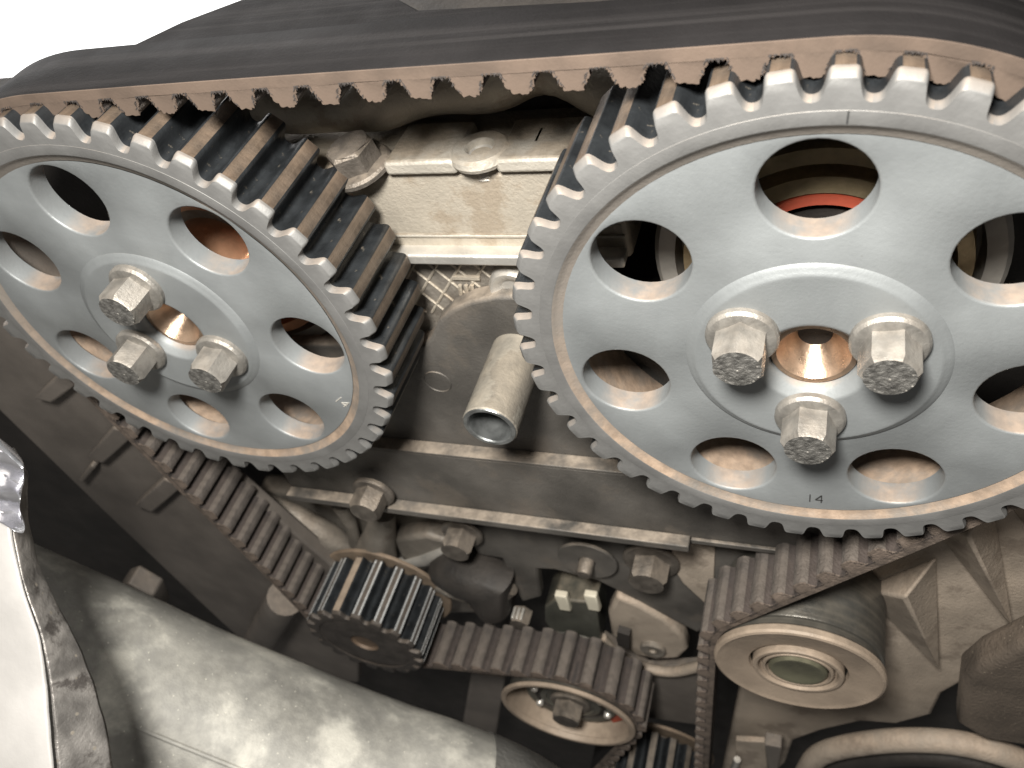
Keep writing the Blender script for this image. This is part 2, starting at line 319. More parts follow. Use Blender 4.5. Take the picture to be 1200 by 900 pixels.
RT, DEP, WEB = 1.165, 0.085, -0.022
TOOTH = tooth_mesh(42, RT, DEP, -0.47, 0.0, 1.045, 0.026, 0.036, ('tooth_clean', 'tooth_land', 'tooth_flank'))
BOLT = [bolt_mesh(0.102, 0.148, R_(a)) for a in (8, 31, 52)]
BFL = flange_mesh(0.134, 0.045)
def stroke(mb, a, b, wd, w):
    dx, dy = b[0]-a[0], b[1]-a[1]; L = math.hypot(dx, dy); nx, ny = -dy/L*wd/2, dx/L*wd/2
    mb.prism([(a[0]+nx, a[1]+ny), (a[0]-nx, a[1]-ny), (b[0]-nx, b[1]-ny), (b[0]+nx, b[1]+ny)], w-0.01, w+0.003)
def cam_sprocket(label, c, ph, hole0, bolt0, mark_at, mark_rot, mark_mat, tick):
    t = thing('cam_sprocket', label, 'sprocket', (*c, 0), 'toothed cam sprockets carrying the belt')
    MB().lathe([(1.048, -0.001), (1.046, 0.001), (1.002, 0.001), (0.998, -0.001), (0.988, -0.012), (0.974, WEB+0.001), (0.955, WEB-0.006), (0.955, -0.16), (0.985, -0.47), (1.06, -0.469), (1.06, -0.001)],
               128, [0, 0, 0, 1, 1, 1, 1, 1, 0, 0]).obj('rim', ('tooth_clean', 'rimdust'), t)
    for k in range(42):
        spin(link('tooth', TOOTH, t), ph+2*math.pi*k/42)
    hs = [(0.755*math.cos(hole0+2*math.pi*k/7), 0.755*math.sin(hole0+2*math.pi*k/7)) for k in range(7)]
    link('web', holed_disc(0.957, hs, 0.183, WEB, WEB-0.115), t)
    MB().lathe([(0.475, WEB-0.006), (0.468, WEB+0.002), (0.452, WEB+0.010), (0.440, -0.006), (0.433, -0.001), (0.426, 0.0), (0.418, 0.0), (0.214, 0.0), (0.206, 0.0), (0.196, -0.004), (0.178, -0.03), (0.165, -0.038), (0.160, -0.16), (0.30, -0.2), (0.475, -0.17), (0.475, WEB-0.006)], 96).obj('hub', 'steel', t, sharp=60)
    MB().lathe([(0.159, -0.2), (0.159, -0.062), (0.153, -0.055), (0.134, -0.055), (0.130, -0.060), (0.055, -0.185), (0.040, -0.20), (0.038, -0.3), (0.001, -0.3)], 64).obj('camshaft_nose', 'bore', t, sharp=40)
    for k in range(3):
        a = bolt0+2*math.pi*k/3
        b = link('bolt', BOLT[k], t, (0.288*math.cos(a), 0.288*math.sin(a), 0.030))
        link('flange', BFL, b, (0, 0, -0.030))
    if mark_at:
        mb = MB(); cs, sn = math.cos(mark_rot), math.sin(mark_rot)
        def q(x, y): return (mark_at[0]+(x*cs-y*sn), mark_at[1]+(x*sn+y*cs))
        h = 0.054
        for a, b in (((-0.022, 0), (-0.022, h)), ((0.026, 0), (0.026, h)), ((0.026, h), (0.002, 0.018)), ((0.002, 0.018), (0.032, 0.018))): stroke(mb, q(*a), q(*b), 0.005, WEB)
        mb.obj('stamped_number', mark_mat, t)
    if tick is not None:
        mb = MB(); stroke(mb, (1.006*math.cos(tick), 1.006*math.sin(tick)), (1.046*math.cos(tick), 1.046*math.sin(tick)), 0.005, 0.001); mb.obj('timing_tick', 'dark_mark', t)
    return t
m1 = at(955, 588, WEB); m2 = at(398, 473, WEB)
cam_sprocket('pale grey cam sprocket whose rim passes beside the steel spacer sleeve', C_R, PH_R, R_(91.3), R_(30), m1, R_(0), 'dark_mark', R_(86.6))
cam_sprocket('darker grey cam sprocket at the bright opening, belt leaving towards the large hose', C_L, phase(1), R_(96.5), R_(89), (m2[0]+D, m2[1]), R_(-52), 'mark', None)

# ------------------------------------------------------------------ belt
belt = thing('timing_belt', 'long toothed black rubber timing belt with brown fabric edge looped over all wheels', 'belt')
def belt_band():
    mb = MB(); vs = []; fs = []; ms = []; n = 0; s = 0.0; pts = []
    for q, L in zip(SEGS, LEN):
        k = max(2, int(L/0.05)) if q[0] == 'arc' else max(2, int(L/0.12))
        for i in range(k): pts.append(s+L*i/k)
        s += L
    prof = [(-0.026, BW0+0.01), (-0.026, BW1-0.003), (-0.024, BW1), (0.018, BW1), (0.018, BW0), (-0.020, BW0)]     # (offset to the inside, w)
    for sp in pts:
        (x, y), th = on_belt(sp); nx, ny = -math.sin(th), math.cos(th)
        for o, w in prof: vs.append((x+nx*o, y+ny*o, w+0.004*math.sin(sp*2.3)*(w > -0.2)))
    K = len(prof); n = len(pts)
    mm = [0, 1, 1, 2, 1, 0]
    for i in range(n):
        j = (i+1) % n; low = not (on_belt(pts[i])[0][1] > 0.2)
        for k in range(K):
            fs.append((i*K+k, j*K+k, j*K+(k+1) % K, i*K+(k+1) % K)); ms.append(3 if (mm[k] == 1 and low) else mm[k])
    mb.add(vs, fs, ms); return mb.obj('band', ('belt_back', 'belt_edge', 'belt_dark', 'belt_edge_low'), belt, sharp=40)
belt_band()
def belt_tooth(var, low):
    rnd = random.Random(var)
    h = PITCH/2; pr = [(-0.90*h, 0.016), (-0.72*h, 0.022), (-0.60*h, 0.043), (-0.50*h, 0.070), (-0.34*h, 0.087), (0, 0.091), (0.34*h, 0.087), (0.50*h, 0.070), (0.60*h, 0.043), (0.72*h, 0.022), (0.90*h, 0.016)]
    # finer outline with a frayed front end
    def fine(p, m):
        out = []
        for a, b in zip(p, p[1:]):
            for i in range(m): out.append((a[0]+(b[0]-a[0])*i/m, a[1]+(b[1]-a[1])*i/m))
        return out+[p[-1]]
    fr = fine(pr, 4); K = len(fr); mb = MB(); vs = []; fs = []; ms = []
    amp = 0.005
    ws = [BW1+0.001, BW1-0.006, BW1-0.02, BW0+0.015, BW0]
    for j, w in enumerate(ws):
        for i, (x, y) in enumerate(fr):
            e = 0 if (i in (0, K-1) or j > 1) else rnd.uniform(-1, 1)*amp*(1.0 if j == 0 else 0.5)
            vs.append((x+e*0.8*(1 if x > 0 else -1), y+e, w+(0 if j > 1 else rnd.uniform(-0.003, 0.003)) if j else w))
    for j in range(len(ws)-1):
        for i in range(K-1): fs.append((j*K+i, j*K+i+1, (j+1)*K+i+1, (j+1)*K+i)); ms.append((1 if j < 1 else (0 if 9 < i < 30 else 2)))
    fs.append(tuple(range(K))); ms.append(1); fs.append(tuple((len(ws)-1)*K+i for i in range(K-1, -1, -1))); ms.append(1)
    mb.add(vs, fs, ms)
    for side in (-1, 1):                                               # frayed dark threads along the root
        for k in range(16):
            f = rnd.uniform(0.42, 1.0); x = side*f*h; yb = 0.016+0.05*max(0, (0.66-f)/0.2)*0.9; L = rnd.uniform(0.006, 0.020); a = rnd.uniform(-0.9, 0.9); wd = 0.0028
            mb.add([(x-wd, yb-0.004, BW1+0.003), (x+wd, yb-0.004, BW1+0.003), (x+L*math.sin(a), yb-0.004+L*math.cos(a)*0.9, BW1+0.006), (x, yb-0.002, BW1-0.004)], [(0, 1, 2), (0, 2, 3), (1, 3, 2)], 3)
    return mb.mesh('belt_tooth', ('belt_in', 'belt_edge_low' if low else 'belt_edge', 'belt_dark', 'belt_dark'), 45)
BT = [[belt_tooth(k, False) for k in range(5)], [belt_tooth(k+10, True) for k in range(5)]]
for k in range(int(TOTAL/PITCH)):
    (x, y), th = on_belt(S0+k*PITCH)
    if y < -5.9: continue
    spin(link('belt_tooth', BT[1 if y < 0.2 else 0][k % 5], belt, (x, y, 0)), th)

# ------------------------------------------------------------------ small wheels
TS = tooth_mesh(18, RS-0.02, 0.075, -0.47, -0.005, 0.38, 0.03, 0.05, ('pumpface', 'oldbolt', 'tooth_flank'))
def land_mesh(m, full):
    mb = MB(); r = RS-0.0185; h = math.pi/18
    for a0, a1 in ([(-0.36, 0.36)] if full else [(-0.37, -0.17), (0.17, 0.37)]):
        q = [(rr*math.cos(a*h), rr*math.sin(a*h)) for rr, a in ((r-0.006, a0), (r, a0+0.03), (r, a1-0.03), (r-0.006, a1))]
        mb.prism(q, -0.485, -0.025)
    return mb.mesh('land', m, 60)
def small_wheel(name, label, c, ph, tm, bare=False):
    t = thing(name, label, 'sprocket', (*c, 0))
    for k in range(18):
        th = spin(link('tooth', tm, t), ph+2*math.pi*k/18)
        if bare:                                                       # the two polished corners of every land
            top = abs(((ph+2*math.pi*k/18-R_(98)+math.pi) % (2*math.pi))-math.pi) < R_(10)
            link('land', LAND_TAN if top else LAND, th)
    MB().lathe([(0.001, -0.035), (0.11, -0.035), (0.118, -0.012), (0.375, -0.012), (0.392, 0.0), (0.392, -0.49), (0.001, -0.49)], 64, [1, 1, 0, 0, 0, 0]).obj('face', ('pumpface', 'brass_dark'), t)
    MB().lathe([(0.36, -0.50), (0.545, -0.50), (0.553, -0.51), (0.553, -0.525), (0.36, -0.53), (0.36, -0.50)], 72, 0).obj('back_flange', 'rust', t)
    return t
M['bare_edge'] = mat('bare_tooth_steel', (0.78, 0.80, 0.80), 0.28, 0.6, 0.15, 150, 0.15, (0.4, 0.3, 0.2), 0.2, 1200, up=(0.5, 1.0))
LAND = land_mesh('bare_edge', False); LAND_TAN = land_mesh('tan', True)
small_wheel('water_pump_sprocket', 'small toothed water pump sprocket with thin brown rear flange and dark face', C_P, phase(2), tooth_mesh(18, RS-0.02, 0.075, -0.495, 0.0, 0.38, 0.02, 0.03, ('pumpface', 'pumpface', 'tooth_flank')), True)
small_wheel('crankshaft_sprocket', 'narrow toothed crankshaft sprocket half hidden below the idler pulley', C_K, phase(4), TS)

def wheel(name, label, c): return thing(name, label, 'pulley', (*c, 0))
t = wheel('tensioner_pulley', 'smooth tan faced tensioner pulley with greenish centre cap', C_T)
MB().lathe([(0.44, -0.09), (0.462, -0.10), (0.462, -0.135), (0.474, -0.14), (0.478, -0.15), (0.478, -0.60), (0.3, -0.62), (0.3, -0.1), (0.44, -0.09)], 96).obj('roller', 'roller', t)
MB().lathe([(0.30, -0.1), (0.478, -0.088), (0.488, -0.078), (0.491, -0.045), (0.484, -0.030), (0.470, -0.024), (0.455, -0.030), (0.44, -0.036), (0.33, -0.046), (0.285, -0.058), (0.275, -0.085), (0.30, -0.1)], 96, 0).obj('front_plate', 'tan', t, sharp=30)
MB().lathe([(0.262, -0.12), (0.262, -0.038), (0.254, -0.028), (0.236, -0.028), (0.228, -0.038), (0.224, -0.075), (0.206, -0.080), (0.204, -0.045), (0.197, -0.036), (0.186, -0.038), (0.184, -0.12)], 72, 0).obj('inner_ring', 'tan', t, sharp=30)
MB().lathe([(0.001, -0.034), (0.115, -0.034), (0.128, -0.028), (0.152, -0.028), (0.168, -0.042), (0.172, -0.12)], 64, 0).obj('cap', 'cap', t, sharp=40)
t = wheel('idler_pulley', 'hollow idler pulley with tan rim, central hex bolt and orange seal', C_I)
MB().lathe([(0.49, -0.08), (0.503, -0.09), (0.503, -0.50), (0.3, -0.5)], 96).obj('roller', 'roller', t)
MB().lathe([(0.49, -0.08), (0.535, -0.07), (0.545, -0.06), (0.545, -0.045), (0.535, -0.035), (0.505, -0.035), (0.498, -0.045), (0.490, -0.12), (0.475, -0.30), (0.465, -0.40)], 96, 0).obj('rim', 'tan', t, sharp=30)
MB().lathe([(0.47, -0.30), (0.38, -0.30), (0.37, -0.17), (0.355, -0.155), (0.29, -0.155), (0.285, -0.17), (0.25, -0.17), (0.245, -0.15), (0.22, -0.145), (0.20, -0.145), (0.19, -0.16), (0.001, -0.16)], 72, [0, 0, 0, 0, 1, 1, 0, 0, 0, 0, 0]).obj('bearing', ('olive', 'black'), t, sharp=40)
MB().lathe([(0.468, -0.29), (0.472, -0.20), (0.46, -0.19), (0.385, -0.21), (0.38, -0.26)], 24, 0, R_(-50), R_(12)).obj('seal', 'darkred', t)
b = link('bolt', bolt_mesh(0.125, 0.13, R_(20), ('oldbolt', 'oldbolt')), t, (0, 0, -0.125)); link('flange', flange_mesh(0.165, 0.04, 'oldbolt'), b, (0, 0, -0.035))
RIV = MB().lathe([(0.032, -0.02), (0.03, 0.015), (0.02, 0.026), (0.001, 0.028)], 16).mesh('rivet', 'alu_bright', 60)
for a in (150, 205, -20, 30): link('rivet', RIV, t, (0.31*math.cos(R_(a)), 0.31*math.sin(R_(a)), -0.15))

# ------------------------------------------------------------------ behind the sprockets
def cam_seal(label, c, mats):
    t = thing('camshaft_seal', label, 'seal', (*c, -0.6))
    MB().lathe([(0.69, -0.3), (0.69, 0.0), (0.67, 0.02), (0.60, 0.02), (0.59, -0.10), (0.56, -0.10)], 72, 0).obj('housing', mats[0], t)
    MB().lathe([(0.57, -0.08), (0.56, 0.04), (0.50, 0.05), (0.49, -0.06), (0.44, -0.08)], 72, 0).obj('outer_ring', mats[1], t)
    MB().lathe([(0.445, -0.04), (0.44, 0.045), (0.37, 0.05), (0.362, 0.0)], 72, 0).obj('lip_ring', mats[2], t)
    MB().lathe([(0.36, -0.03), (0.355, 0.05), (0.315, 0.05), (0.30, -0.03)], 72, 0).obj('seal_lip', mats[3], t)
    MB().lathe([(0.26, -0.2), (0.26, 0.43), (0.001, 0.43)], 48, 0).obj('camshaft', mats[4], t)
cam_seal('brassy camshaft seal with orange lip behind the pale grey sprocket', C_R, ('oldring', 'brass', 'brass', 'red', 'black'))
cam_seal('coppery camshaft seal behind the darker grey sprocket', C_L, ('oldring', 'copper', 'copper', 'copper', 'copper'))

# ------------------------------------------------------------------ cylinder head
W_H = -0.56
head = thing('cylinder_head', 'pale cast aluminium cylinder head with threaded boss seen between the sprockets', 'cylinder head', (-1.3, 0.5, W_H))
def hrel(poly): return [(x+1.3, y-0.5) for x, y in poly]
YL = 0.50                                                              # level of the bolt ledge
MB().box(-1.9, 0.52, at(560, 292, W_H)[1]-0.5-0.05, -0.005, -0.5, 0.0, 0).obj('face', 'alu', head, bevel=0.03, seg=3)           # wall below the ledge
def ledge_pad(x0, x1, name):
    mb = MB(); n = 8
    poly = [(x0, 0.01), (x1, 0.01), (x1, 0.07), (x1-0.02, 0.082), (x0+0.02, 0.082), (x0, 0.07)]
    mb.prism(poly, -0.27, 0.045, 0); return mb.obj(name, 'alu_top', head, bevel=0.018, seg=3)
hx = [at(u, 196, W_H)[0]+1.3 for u in (456, 540, 586, 700)]
ledge_pad(hx[0], hx[1], 'ledge_pad'); ledge_pad(hx[2], hx[2]+0.5, 'ledge_pad')
# boss with an upright threaded hole: turned about the vertical axis
def vlathe(prof, c, seg=48, mi=0):                                      # prof (r, y)
    mb = MB(); vs = []; k = len(prof)
    for i in range(seg):
        a = 2*math.pi*i/seg
        for r, y in prof: vs.append((c[0]+r*math.cos(a), c[1]+y, c[2]+r*math.sin(a)))
    fs = [(i*k+q, ((i+1) % seg)*k+q, ((i+1) % seg)*k+q+1, i*k+q+1) for i in range(seg) for q in range(k-1)]
    return mb.add(vs, fs, mi)
bx, bw = aty(562, 172, 0.585); bx += 1.3; bw -= W_H
vlathe([(0.10, 0.03), (0.128, 0.036), (0.137, 0.055), (0.132, 0.078), (0.116, 0.088), (0.066, 0.088), (0.058, 0.080), (0.054, 0.06)], (bx, 0, bw)).obj('boss', 'alu_top', head, sharp=30)
MB().box(hx[1]+0.004, hx[2]-0.004, 0.012, 0.055, -0.2, 0.035).obj('boss_root', 'alu', head, bevel=0.02, seg=3)
thr = []
for i in range(9): thr += [(0.055, 0.062-i*0.014), (0.046, 0.055-i*0.014)]
vlathe(thr+[(0.001, -0.07)], (bx, 0, bw), 32).obj('threaded_hole', 'alu_bright', head, sharp=20)
MB().box(-1.9, 0.7, -0.10, 0.025, -0.5, -0.015, 0).obj('ledge', 'alu', head, bevel=0.02, seg=2)
ry = [(x, 0.19+0.06*math.exp(-((x-0.05)/0.35)**2)+0.02*math.sin(x*9), -0.30-0.04*math.cos(x*4)) for x in [-1.8+0.06*i for i in range(70)]]
MB().tube(ry, [0.12+0.02*math.sin(i*0.7) for i in range(70)], 16).obj('cast_ridge', 'alu', head, sharp=60)
MB().box(-0.9, 2.9, 0.0, 0.40, -1.5, -0.42, 0).obj('upper_wall', 'black', head, bevel=0.05, seg=3)
yl = at(560, 288, W_H)[1]-0.5
MB().box(-1.9, 0.5, yl+0.055, yl+0.070, -0.05, 0.012).obj('cast_line', 'alu_top', head, bevel=0.004)
MB().prism([(-1.9, yl-0.06), (0.5, yl-0.06), (0.5, yl), (-1.9, yl)], -0.1, 0.075).obj('lower_lip', 'alu_bright', head, bevel=0.012, seg=2)
# letters-like casting marks on the ledge pad
for u0, h in ((632, 26),):
    x, w = aty(u0, 160, 0.572); MB().box(x+1.3-0.005, x+1.3+0.005, 0.068, 0.082, w-W_H-0.05, w-W_H+0.05).obj('cast_mark', 'dark_mark', head)
for u0, v0, uw in ((526, 161, 15), (612, 160, 4), (622, 161, 4), (644, 150, 6)):
    x, w = aty(u0, v0, 0.57); r = uw*0.0035; MB().box(x+1.3-r, x+1.3+r, 0.068, 0.080, w-W_H-0.018, w-W_H+0.018).obj('cast_mark', 'alu', head, bevel=0.004)

# cross-hatched recess below the lip
hatch = thing('hatched_casting', 'small dark casting with raised criss-cross ribs below the aluminium lip', 'casting', (*at(555, 330, -0.62), -0.62))
hc = at(555, 330, -0.62)
MB().box(-0.55, 0.55, -0.5, 0.16, -0.1, 0.0).obj('plate', 'alu_dirty', hatch)
for sgn in (1, -1):
    for k in range(-5, 6):
        cx = k*0.125; a = R_(52)*sgn; L = 0.34; mb = MB()
        p0 = (cx-L/2*math.cos(a), -L/2*math.sin(a)); p1 = (cx+L/2*math.cos(a), L/2*math.sin(a))
        y0, y1 = -0.22, 0.13
        stroke2 = [(cx+(y-0)/math.tan(a), y) for y in (y0, y1)]
        mb.tube([(stroke2[0][0], y0, 0.002), (stroke2[1][0], y1, 0.002)], 0.008, 6); mb.obj('rib', 'alu', hatch)
for k in range(3):
    x, y = at(542+k*7, 341, -0.62); MB().tube([(x-hc[0]-0.012, y-hc[1]-0.05, 0.012), (x-hc[0]+0.004, y-hc[1]+0.05, 0.012)], 0.011, 6).obj('cast_stroke', 'alu', hatch)
x, y = at(552, 336, -0.62); MB().box(x-hc[0]-0.075, x-hc[0]+0.07, y-hc[1]+0.06, y-hc[1]+0.078, 0.0, 0.02).obj('cast_stroke', 'alu', hatch)
# dowel
dw = at(600, 340, -0.55)
d = tag(MB().lathe([(0.001, -0.02), (0.055, -0.02), (0.075, 0.0), (0.105, 0.005), (0.12, -0.02), (0.125, -0.15)], 40).obj('dowel_bushing', 'alu_bright', None, (*dw, -0.54), sharp=40), 'bright round dowel bushing peeking above the rear cover', 'bushing')

# ------------------------------------------------------------------ loose bolts on the engine
def hexbolt(label, loc, r, h, rot, mats=('oldbolt', 'oldbolt'), fl=1.3, upright=False, tilt=None):
    t = thing('hex_bolt', label, 'bolt', loc, 'hex bolts on the engine')
    link('head', bolt_mesh(r, h, rot, mats), t, (0, 0, 0.028)); link('flange', flange_mesh(r*fl, 0.04, mats[0]), t)
    if upright: t.rotation_euler = tilt
    return t
x, w = aty(424, 196, 0.53)
hexbolt('upright grimy hex flange bolt on the aluminium ledge touching sprocket teeth', (x, 0.52, w), 0.115, 0.11, R_(15), upright=True, tilt=(R_(-84), R_(-8), 0))
W_B = -0.62
hexbolt('dull hex bolt at the end of the lower cover rail above the pump', (*at(437, 578, -0.34), -0.36), 0.11, 0.15, R_(25))
hexbolt('dark hex bolt above the black fitting', (*at(541, 626, -0.56), -0.58), 0.12, 0.15, R_(5))
hexbolt('clean edged hex bolt with wide flange next to the round washer', (*at(764, 653, W_B), W_B+0.02), 0.135, 0.16, R_(12), fl=1.42)
t = thing('stud_washer', 'large thin round washer with a short stud through it', 'washer', (*at(690, 650, W_B), W_B+0.03))
MB().lathe([(0.06, 0.0), (0.205, 0.0), (0.212, 0.008), (0.212, 0.02), (0.205, 0.028), (0.06, 0.028)], 56).obj('washer', 'cover', t)
MB().lathe([(0.055, 0.0), (0.055, 0.12), (0.045, 0.135), (0.001, 0.135)], 24).obj('stud', 'oldbolt', t)

# ------------------------------------------------------------------ rear timing cover with rails
rc = thing('rear_timing_cover', 'dark plastic rear timing cover with two level rails between the sprockets', 'cover', (-1.4, -1.2, -0.5))
def rrel(poly): return [(x+1.4, y+1.2) for x, y in poly]
top = pxpoly([(497, 403), (505, 396), (512, 378), (528, 364), (550, 354), (580, 348), (615, 348), (660, 352)], -0.5)
outl = [(-3.1, -0.60), (-2.05, -0.55)]+top+[(-0.5, -0.22), (0.3, -0.25), (0.3, -1.42), (-3.1, -1.42)]
MB().prism(rrel(outl), -0.12, 0.0).obj('upper_panel', 'cover', rc, bevel=0.02)
MB().box(*[-3.4+1.4, 0.3+1.4], -1.99+1.2, -1.40+1.2, -0.12, 0.085).obj('lower_panel', 'cover', rc, bevel=0.008)
MB().box(at(440, 515, -.5)[0]+1.4, 0.3+1.4, -1.392+1.2, -1.372+1.2, 0.0, 0.092).obj('rail', 'cover', rc, bevel=0.006)
xr = at(808, 622, -0.4)[0]
MB().box(-3.4+1.4, xr+1.4, -1.99+1.2, -1.93+1.2, 0.086, 0.17).obj('rail', 'cover', rc, bevel=0.008)
MB().box(xr+1.403, 0.3+1.4, -1.985+1.2, -1.945+1.2, 0.086, 0.11).obj('rail', 'cover', rc, bevel=0.006)
MB().box(at(548, 600, -.4)[0]+1.4, xr+1.4-0.01, -2.07+1.2, -1.995+1.2, 0.0, 0.12).obj('rail', 'cover', rc, bevel=0.008)
MB().lathe([(0.075, 0.001), (0.079, 0.006), (0.083, 0.001)], 40, c=(at(513, 447, -.5)[0]+1.4, at(513, 447, -.5)[1]+1.2)).obj('moulded_ring', 'cover', rc)
# spacer sleeve
sc = (-1.43, -0.55)
t = thing('spacer_sleeve', 'short hollow stained metal spacer sleeve standing out from the dark rear cover', 'sleeve', (*sc, -0.499))
MB().lathe([(0.136, 0.0), (0.136, 0.485), (0.131, 0.492)], 64).obj('barrel', 'sleeve', t)
MB().lathe([(0.131, 0.492), (0.128, 0.497), (0.112, 0.497), (0.106, 0.49), (0.103, 0.05), (0.001, 0.05)], 64).obj('bore', 'sleeve_end', t, sharp=40)

# ------------------------------------------------------------------ lower middle: bracket, fittings
br = thing('mounting_bracket', 'wide dark steel bracket plate under the lower rail with a curved lower edge', 'bracket', (*at(700, 640, W_B), W_B))
bc = at(700, 640, W_B)
bpoly = pxpoly([(545, 585), (890, 630), (880, 690), (818, 742), (790, 728), (742, 702), (700, 681), (650, 668), (630, 667), (634, 700), (612, 706), (598, 680), (588, 655), (560, 650), (548, 630)], W_B)
MB().prism(rel(bpoly, bc), -0.10, 0.0).obj('plate', 'cover', br, bevel=0.02, seg=3)
tn = pxpoly([(788, 634), (838, 640), (836, 700), (826, 706), (800, 682), (786, 660)], W_B+0.012)
MB().prism(rel(tn, bc), 0.002, 0.02).obj('lit_patch', 'lower', br, bevel=0.008)  # beige overlay: the light on this end of the plate is put into colour
nut = thing('small_nut', 'little ridged hex nut under the leg of the dark bracket', 'nut', (*at(611, 722, -0.55), -0.6))
link('nut_body', bolt_mesh(0.085, 0.13, R_(10), ('oldbolt', 'oldbolt')), nut)
for k in range(3): MB().box(-0.05+k*0.035, -0.03+k*0.035, 0.066, 0.09, 0.02, 0.12).obj('ridge', 'alu_bright', nut, bevel=0.004)
sn = thing('sensor_connector', 'olive plastic sensor connector with two upright cream tabs', 'sensor', (*at(675, 722, -0.62), -0.62))
s0 = at(675, 722, -0.62)
MB().prism(rel(pxpoly([(640, 705), (652, 696), (700, 700), (706, 745), (690, 750), (668, 745), (648, 735), (640, 722)], -0.62), s0), -0.25, 0.05).obj('body', 'olive', sn, bevel=0.02, seg=3)
for u in (662, 696):
    x, y = at(u, 708, -0.56); MB().prism([(x-s0[0]-0.05, y-s0[1]-0.06), (x-s0[0]+0.045, y-s0[1]-0.06), (x-s0[0]+0.045, y-s0[1]+0.16), (x-s0[0]-0.05, y-s0[1]+0.16)], 0.03, 0.085).obj('tab', 'cream', sn, bevel=0.01)
MB().tube([(-0.24, -0.22, 0.07), (-0.1, -0.33, 0.08), (0.1, -0.36, 0.08), (0.2, -0.33, 0.07)], 0.03, 8).obj('rim_edge', 'alu', sn)
lv = thing('pivot_lever', 'light tan pivot arm with rounded end and small eye', 'lever', (*at(770, 755, -0.60), -0.60))
l0 = at(770, 755, -0.60)
MB().prism(rel(pxpoly([(712, 718), (722, 700), (748, 710), (780, 728), (800, 746), (806, 762), (796, 772), (770, 774), (744, 768), (716, 745)], -0.58), l0), -0.12, 0.02).obj('arm', 'lower', lv, bevel=0.035, seg=4)
e = at(765, 761, -0.56); MB().lathe([(0.10, 0.02), (0.10, 0.05), (0.09, 0.06), (0.035, 0.055), (0.028, 0.0), (0.001, 0.0)], 32, c=(e[0]-l0[0], e[1]-l0[1])).obj('eye', 'alu_dirty', lv)
MB().prism(rel(pxpoly([(723, 746), (724, 738), (738, 742), (738, 758), (725, 754)], -0.5), l0), 0.06, 0.12).obj('notch_block', 'black', lv)
# pump housing: ribbed casting with blobs
ph = thing('pump_housing', 'rough cast aluminium pump housing with rounded webs above the small sprocket', 'housing', (*at(430, 640, -0.8), -0.8))
p0 = at(430, 640, -0.8)
def pp(u, v, w): x, y = at(u, v, w); return (x-p0[0], y-p0[1], w+0.8)
MB().prism(rel(pxpoly([(300, 575), (600, 600), (600, 720), (520, 720), (380, 700), (320, 660)], -0.80), p0), -0.2, 0.0).obj('body', 'alu_dirty', ph, bevel=0.05, seg=3)
MB().tube([pp(310, 585, -.7), pp(345, 605, -.66), pp(380, 628, -.64), pp(412, 648, -.66)], [0.06, 0.10, 0.13, 0.10], 16).obj('web', 'alu_dirty', ph, sharp=70)
MB().tube([pp(448, 600, -.68), pp(446, 622, -.64), pp(440, 650, -.66)], [0.10, 0.12, 0.18], 16).obj('web', 'alu_dirty', ph, sharp=70)
MB().tube([pp(400, 590, -.7), pp(412, 615, -.68), pp(418, 645, -.68)], [0.08, 0.05, 0.05], 12).obj('web', 'alu_dirty', ph, sharp=70)
MB().tube([pp(470, 660, -.68), pp(500, 655, -.66), pp(530, 640, -.68)], [0.05, 0.06, 0.05], 12).obj('web', 'alu_bright', ph, sharp=70)
MB().prism(rel(pxpoly([(462, 628), (500, 622), (530, 632), (512, 662), (480, 668)], -0.7), p0), -0.05, 0.14).obj('lug', 'alu_dirty', ph, bevel=0.04, seg=3)
ft = thing('black_fitting', 'rounded black elbow fitting beside the small toothed sprocket', 'fitting', (*at(560, 690, -0.6), -0.6))
f0 = at(560, 690, -0.6)
def fp(u, v, w): x, y = at(u, v, w); return (x-f0[0], y-f0[1], w+0.6)
MB().tube([fp(520, 668, -.62), fp(545, 668, -.56), fp(572, 680, -.52), fp(578, 712, -.5)], [0.14, 0.22, 0.22, 0.14], 20).obj('elbow', 'black', ft, sharp=70)
MB().tube([fp(508, 680, -.6), fp(530, 688, -.52), fp(548, 698, -.5)], [0.07, 0.085, 0.06], 14).obj('pale_stub', 'alu_dirty', ft, sharp=70)  # stub in a paler metal than the black elbow
MB().tube([fp(560, 705, -.56), fp(580, 700, -.5), fp(600, 690, -.52)], [0.09, 0.09, 0.05], 14).obj('collar', 'oldbolt', ft, sharp=70)

q0_ = at(565, 835, -0.55)
fp_ = thing('front_post', 'plain upright plastic post beside the idler pulley above the hose end', 'post', (*q0_, -0.55))
MB().prism(rel(pxpoly([(552, 788), (592, 794), (578, 880), (536, 880)], -0.55), q0_), -0.10, 0.0).obj('post_body', 'sidecov', fp_, bevel=0.03, seg=3)
q1_ = at(770, 785, -0.60)
cl_ = thing('casting_lip', 'thin curved casting lip running under the tan pivot arm', 'casting', (*q1_, -0.60))
lipp = [(at(u, v, -0.60)[0]-q1_[0], at(u, v, -0.60)[1]-q1_[1], 0.0) for u, v in ((705, 748), (728, 770), (758, 783), (790, 787), (822, 780))]
MB().tube(smooth_path0(lipp), 0.045, 10).obj('lip', 'lower', cl_, sharp=70)
MB().prism([(lipp[0][0], lipp[0][1]-0.04), (lipp[2][0], lipp[2][1]-0.05), (lipp[4][0], lipp[4][1]-0.04), (lipp[4][0], lipp[4][1]-1.3), (lipp[1][0], lipp[1][1]-1.3)], -0.10, -0.03).obj('wall', 'sidecov', cl_, bevel=0.01)
